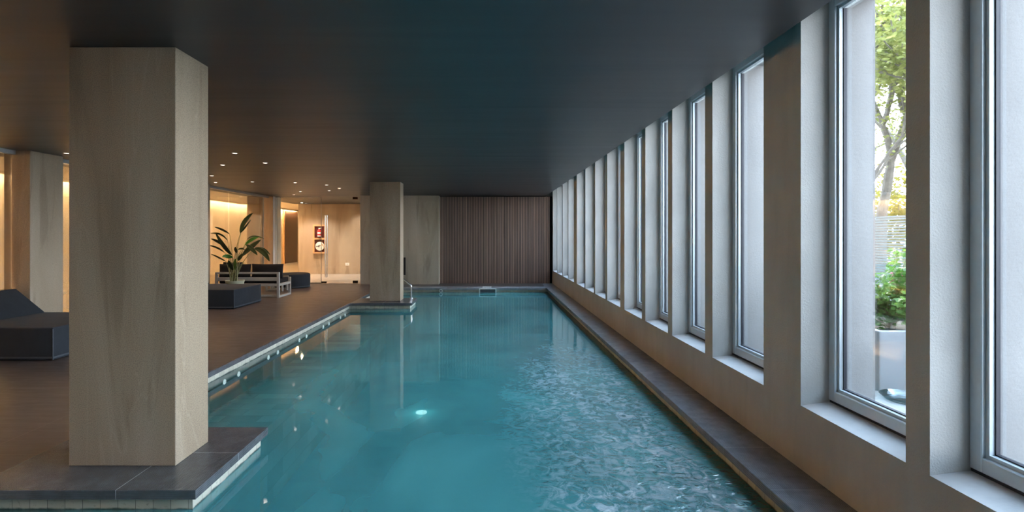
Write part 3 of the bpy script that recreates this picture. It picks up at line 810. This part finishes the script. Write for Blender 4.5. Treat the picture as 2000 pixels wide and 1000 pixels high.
dish = MB().lathe([(.02, .005), (.17, .008), (.20, .035), (.21, .04), (.20, .03), (.17, .0), (.02, .0)], (0,0,0), 40).build('plastic_saucer', 'clear_plastic', None, True)
dish.location = (2.80+.02, 3.50-.06, .446-.012); dish.location.z = .432; tag(dish, 'round clear plastic saucer on the terrace in front of the planter', 'saucer')
dish.scale = (.75, .75, .75)
# red and grey garden things behind the shrub
rb = thing('storage_chest', 'grey chest with pinkish red top behind the leafy shrub', 'chest', (5.65, 6.5, .43))
MB().box(-.3, .28, -.32, .33, 0, .43, .02).build('body', 'grey_box', rb)
MB().box(-.31, .29, -.33, .34, .432, .63, .04).build('lid', 'pink_cloth', rb)
st = thing('garden_lounger', 'dark sloping garden lounger behind the farther planter', 'lounger', (4.0, 7.4, .43))
MB().prism([(-.75, .30), (-.15, .30), (.55, .78), (.57, .75), (-.13, .26), (-.75, .26)], 'y', -.33, .33).build('seat', 'slate', st)
for (x, h) in ((-.7, .27), (.1, .40)):
    for y in (-.3, .3): MB().box(x-.02, x+.02, y-.02, y+.02, 0, h).build('leg', 'grey_box', st)
# louvred fence
fn = thing('louvre_fence', 'pale fence of thin horizontal louvres along the terrace', 'fence', (6.0, 10, .43))
mb = MB()
z = .03
while z < 1.37:
    mb.box(-.03, .03, -9, 16, z, z+.026); z += .041
mb.box(-.035, .035, -9, 16, 1.375, 1.40)
mb.build('louvres', 'fence_metal', fn)
for k in range(11):
    MB().box(-.04, .02, -8.6+k*2.4-.025, -8.6+k*2.4+.025, 0, 1.38).build('post', 'fence_metal', fn)

def tree(x, y, h, label, seed, leaf_n=5200, lean=0, lm='tree_leaf', r0=.13, spread=.55, kind=None):
    t = thing('garden_tree', label, 'tree', (x, y, .43), 'trees beyond the louvred fence')
    rr = random.Random(seed); mb = MB(); ends = []
    def grow(p, d, L, r, lv):
        pts = [p]; q = p.copy(); dd = d.copy(); n = 5
        for i in range(n):
            dd = (dd+Vector((rr.gauss(0, .10), rr.gauss(0, .10), rr.gauss(0, .05)+.02))).normalized()
            q = q+dd*(L/n); pts.append(q.copy())
            if lv >= 2: ends.append(q.copy())
        mb.tube(pts, r, 7 if lv < 2 else 5, r*.62)
        if lv >= 4: return
        for k in range(2 if lv == 0 else 3):
            a = rr.uniform(0, 2*PI); s = spread*rr.uniform(.7, 1.3)
            side = Vector((math.cos(a), math.sin(a), 0))
            nd = (dd*(1-s*.35)+side*s+Vector((0, 0, .12))).normalized()
            grow(q if k < 2 else pts[-2], nd, L*rr.uniform(.6, .85), r*.6, lv+1)
    grow(Vector((0,0,-.05)), Vector((lean, lean*.3, 1)).normalized(), h*.30, r0, 0)
    mb.build('trunk', 'bark', t, True)
    b = bmesh.new()
    for k in range(leaf_n):
        c = rr.choice(ends)+Vector((rr.gauss(0, .22), rr.gauss(0, .22), rr.gauss(0, .16)))
        leafquad(b, c, rr, .048)
    m2 = MB(); m2._take(b); m2.build('foliage', lm, t)
tree(9.3, 12.0, 7.5, 'tall spreading tree with forked trunk outside the second window', 3, 7000, -.15, r0=.16)
tree(8.6, 11.6, 6.5, 'slim pale trunked tree left of the forked one outside the second window', 11, 4500, .05, r0=.07)
tree(12.4, 14.6, 9.0, 'broad yellow green tree behind the forked tree', 21, 6500, 0, r0=.15)
tree(8.2, 15.4, 8.0, 'tree seen in the narrow gap of the third window', 31, 6500, 0, r0=.13)
tree(9.6, 9.0, 7.0, 'tree at the right photo edge outside the nearest window', 41, 5500, 0, r0=.12)
tree(14.0, 22.0, 10, 'farthest tree behind all the others outside', 51, 6000, 0, r0=.15)
# hedge of yellowish foliage behind the trunks
hd = thing('garden_hedge', 'long yellowish green hedge behind the trees outside', 'hedge', (15, 18, .43))
rr = random.Random(5); b = bmesh.new()
for k in range(16000):
    yy = rr.uniform(-12, 14); leafquad(b, Vector((rr.gauss(0, .6)+ (yy*.12), yy, abs(rr.gauss(1.6, .9)))), rr, .10)
m2 = MB(); m2._take(b); m2.build('foliage', 'hedge_leaf', hd)
mb = MB()
for k in range(26):
    yy = -12+k; mb.tube([(yy*.12, yy, -.05), (yy*.12+rr.uniform(-.2,.2), yy, 2.4)], .05, 6, .02)
mb.build('stems', 'bark', hd)

# ------------------------------------------------------------------ light
W = bpy.data.worlds.new('World'); S.world = W; W.use_nodes = True
nt = W.node_tree; nt.nodes.clear()
o_ = nt.nodes.new('ShaderNodeOutputWorld'); bg = nt.nodes.new('ShaderNodeBackground')
tc = nt.nodes.new('ShaderNodeTexCoord'); sp = nt.nodes.new('ShaderNodeSeparateXYZ'); nt.links.new(tc.outputs['Generated'], sp.inputs[0])
cr = nt.nodes.new('ShaderNodeValToRGB'); e = cr.color_ramp.elements
e[0].position = 0; e[0].color = (.88, .93, 1, 1); e[1].position = .8; e[1].color = (.50, .72, 1, 1)
nt.links.new(sp.outputs['Z'], cr.inputs['Fac']); nt.links.new(cr.outputs['Color'], bg.inputs['Color'])
gl_ = nt.nodes.new('ShaderNodeVectorMath'); gl_.operation = 'DOT_PRODUCT'; gl_.inputs[1].default_value = (.95, .30, .12)
nt.links.new(tc.outputs['Generated'], gl_.inputs[0])
mx_ = nt.nodes.new('ShaderNodeMath'); mx_.operation = 'MAXIMUM'; mx_.inputs[1].default_value = 0; nt.links.new(gl_.outputs['Value'], mx_.inputs[0])
pw_ = nt.nodes.new('ShaderNodeMath'); pw_.operation = 'POWER'; pw_.inputs[1].default_value = 3; nt.links.new(mx_.outputs[0], pw_.inputs[0])
ma_ = nt.nodes.new('ShaderNodeMath'); ma_.operation = 'MULTIPLY_ADD'; ma_.inputs[1].default_value = 5.6; ma_.inputs[2].default_value = 3.0; nt.links.new(pw_.outputs[0], ma_.inputs[0])
nt.links.new(ma_.outputs[0], bg.inputs['Strength'])
nt.links.new(bg.outputs[0], o_.inputs['Surface'])
sun = bpy.data.lights.new('sun', 'SUN'); sun.energy = 3.5; sun.angle = .02; sun.color = (1, .93, .8)
so = bpy.data.objects.new('sun', sun); C.objects.link(so)
so.rotation_euler = Vector((-.26, -.80, -.55)).to_track_quat('-Z', 'Y').to_euler(); so.location = (0, 0, 12)

cam = bpy.data.cameras.new('camera'); co = bpy.data.objects.new('camera', cam); C.objects.link(co)
co.location = (0, 0, EYE); co.rotation_euler = (PI/2, 0, 0)
cam.sensor_width = 36; cam.lens = 18; cam.shift_x = 46.5/2000; cam.shift_y = -40/2000; cam.clip_start = .05; cam.clip_end = 300
S.camera = co
S.view_settings.view_transform = 'Standard'; S.view_settings.look = 'None'; S.view_settings.gamma = 1
S.view_settings.use_curve_mapping = False; S.view_settings.exposure = 2.2
S.cycles.max_bounces = 10; S.cycles.diffuse_bounces = 5; S.cycles.glossy_bounces = 5; S.cycles.transparent_max_bounces = 20
S.cycles.use_denoising = True; S.cycles.sample_clamp_indirect = 6; S.cycles.caustics_reflective = False; S.cycles.caustics_refractive = False
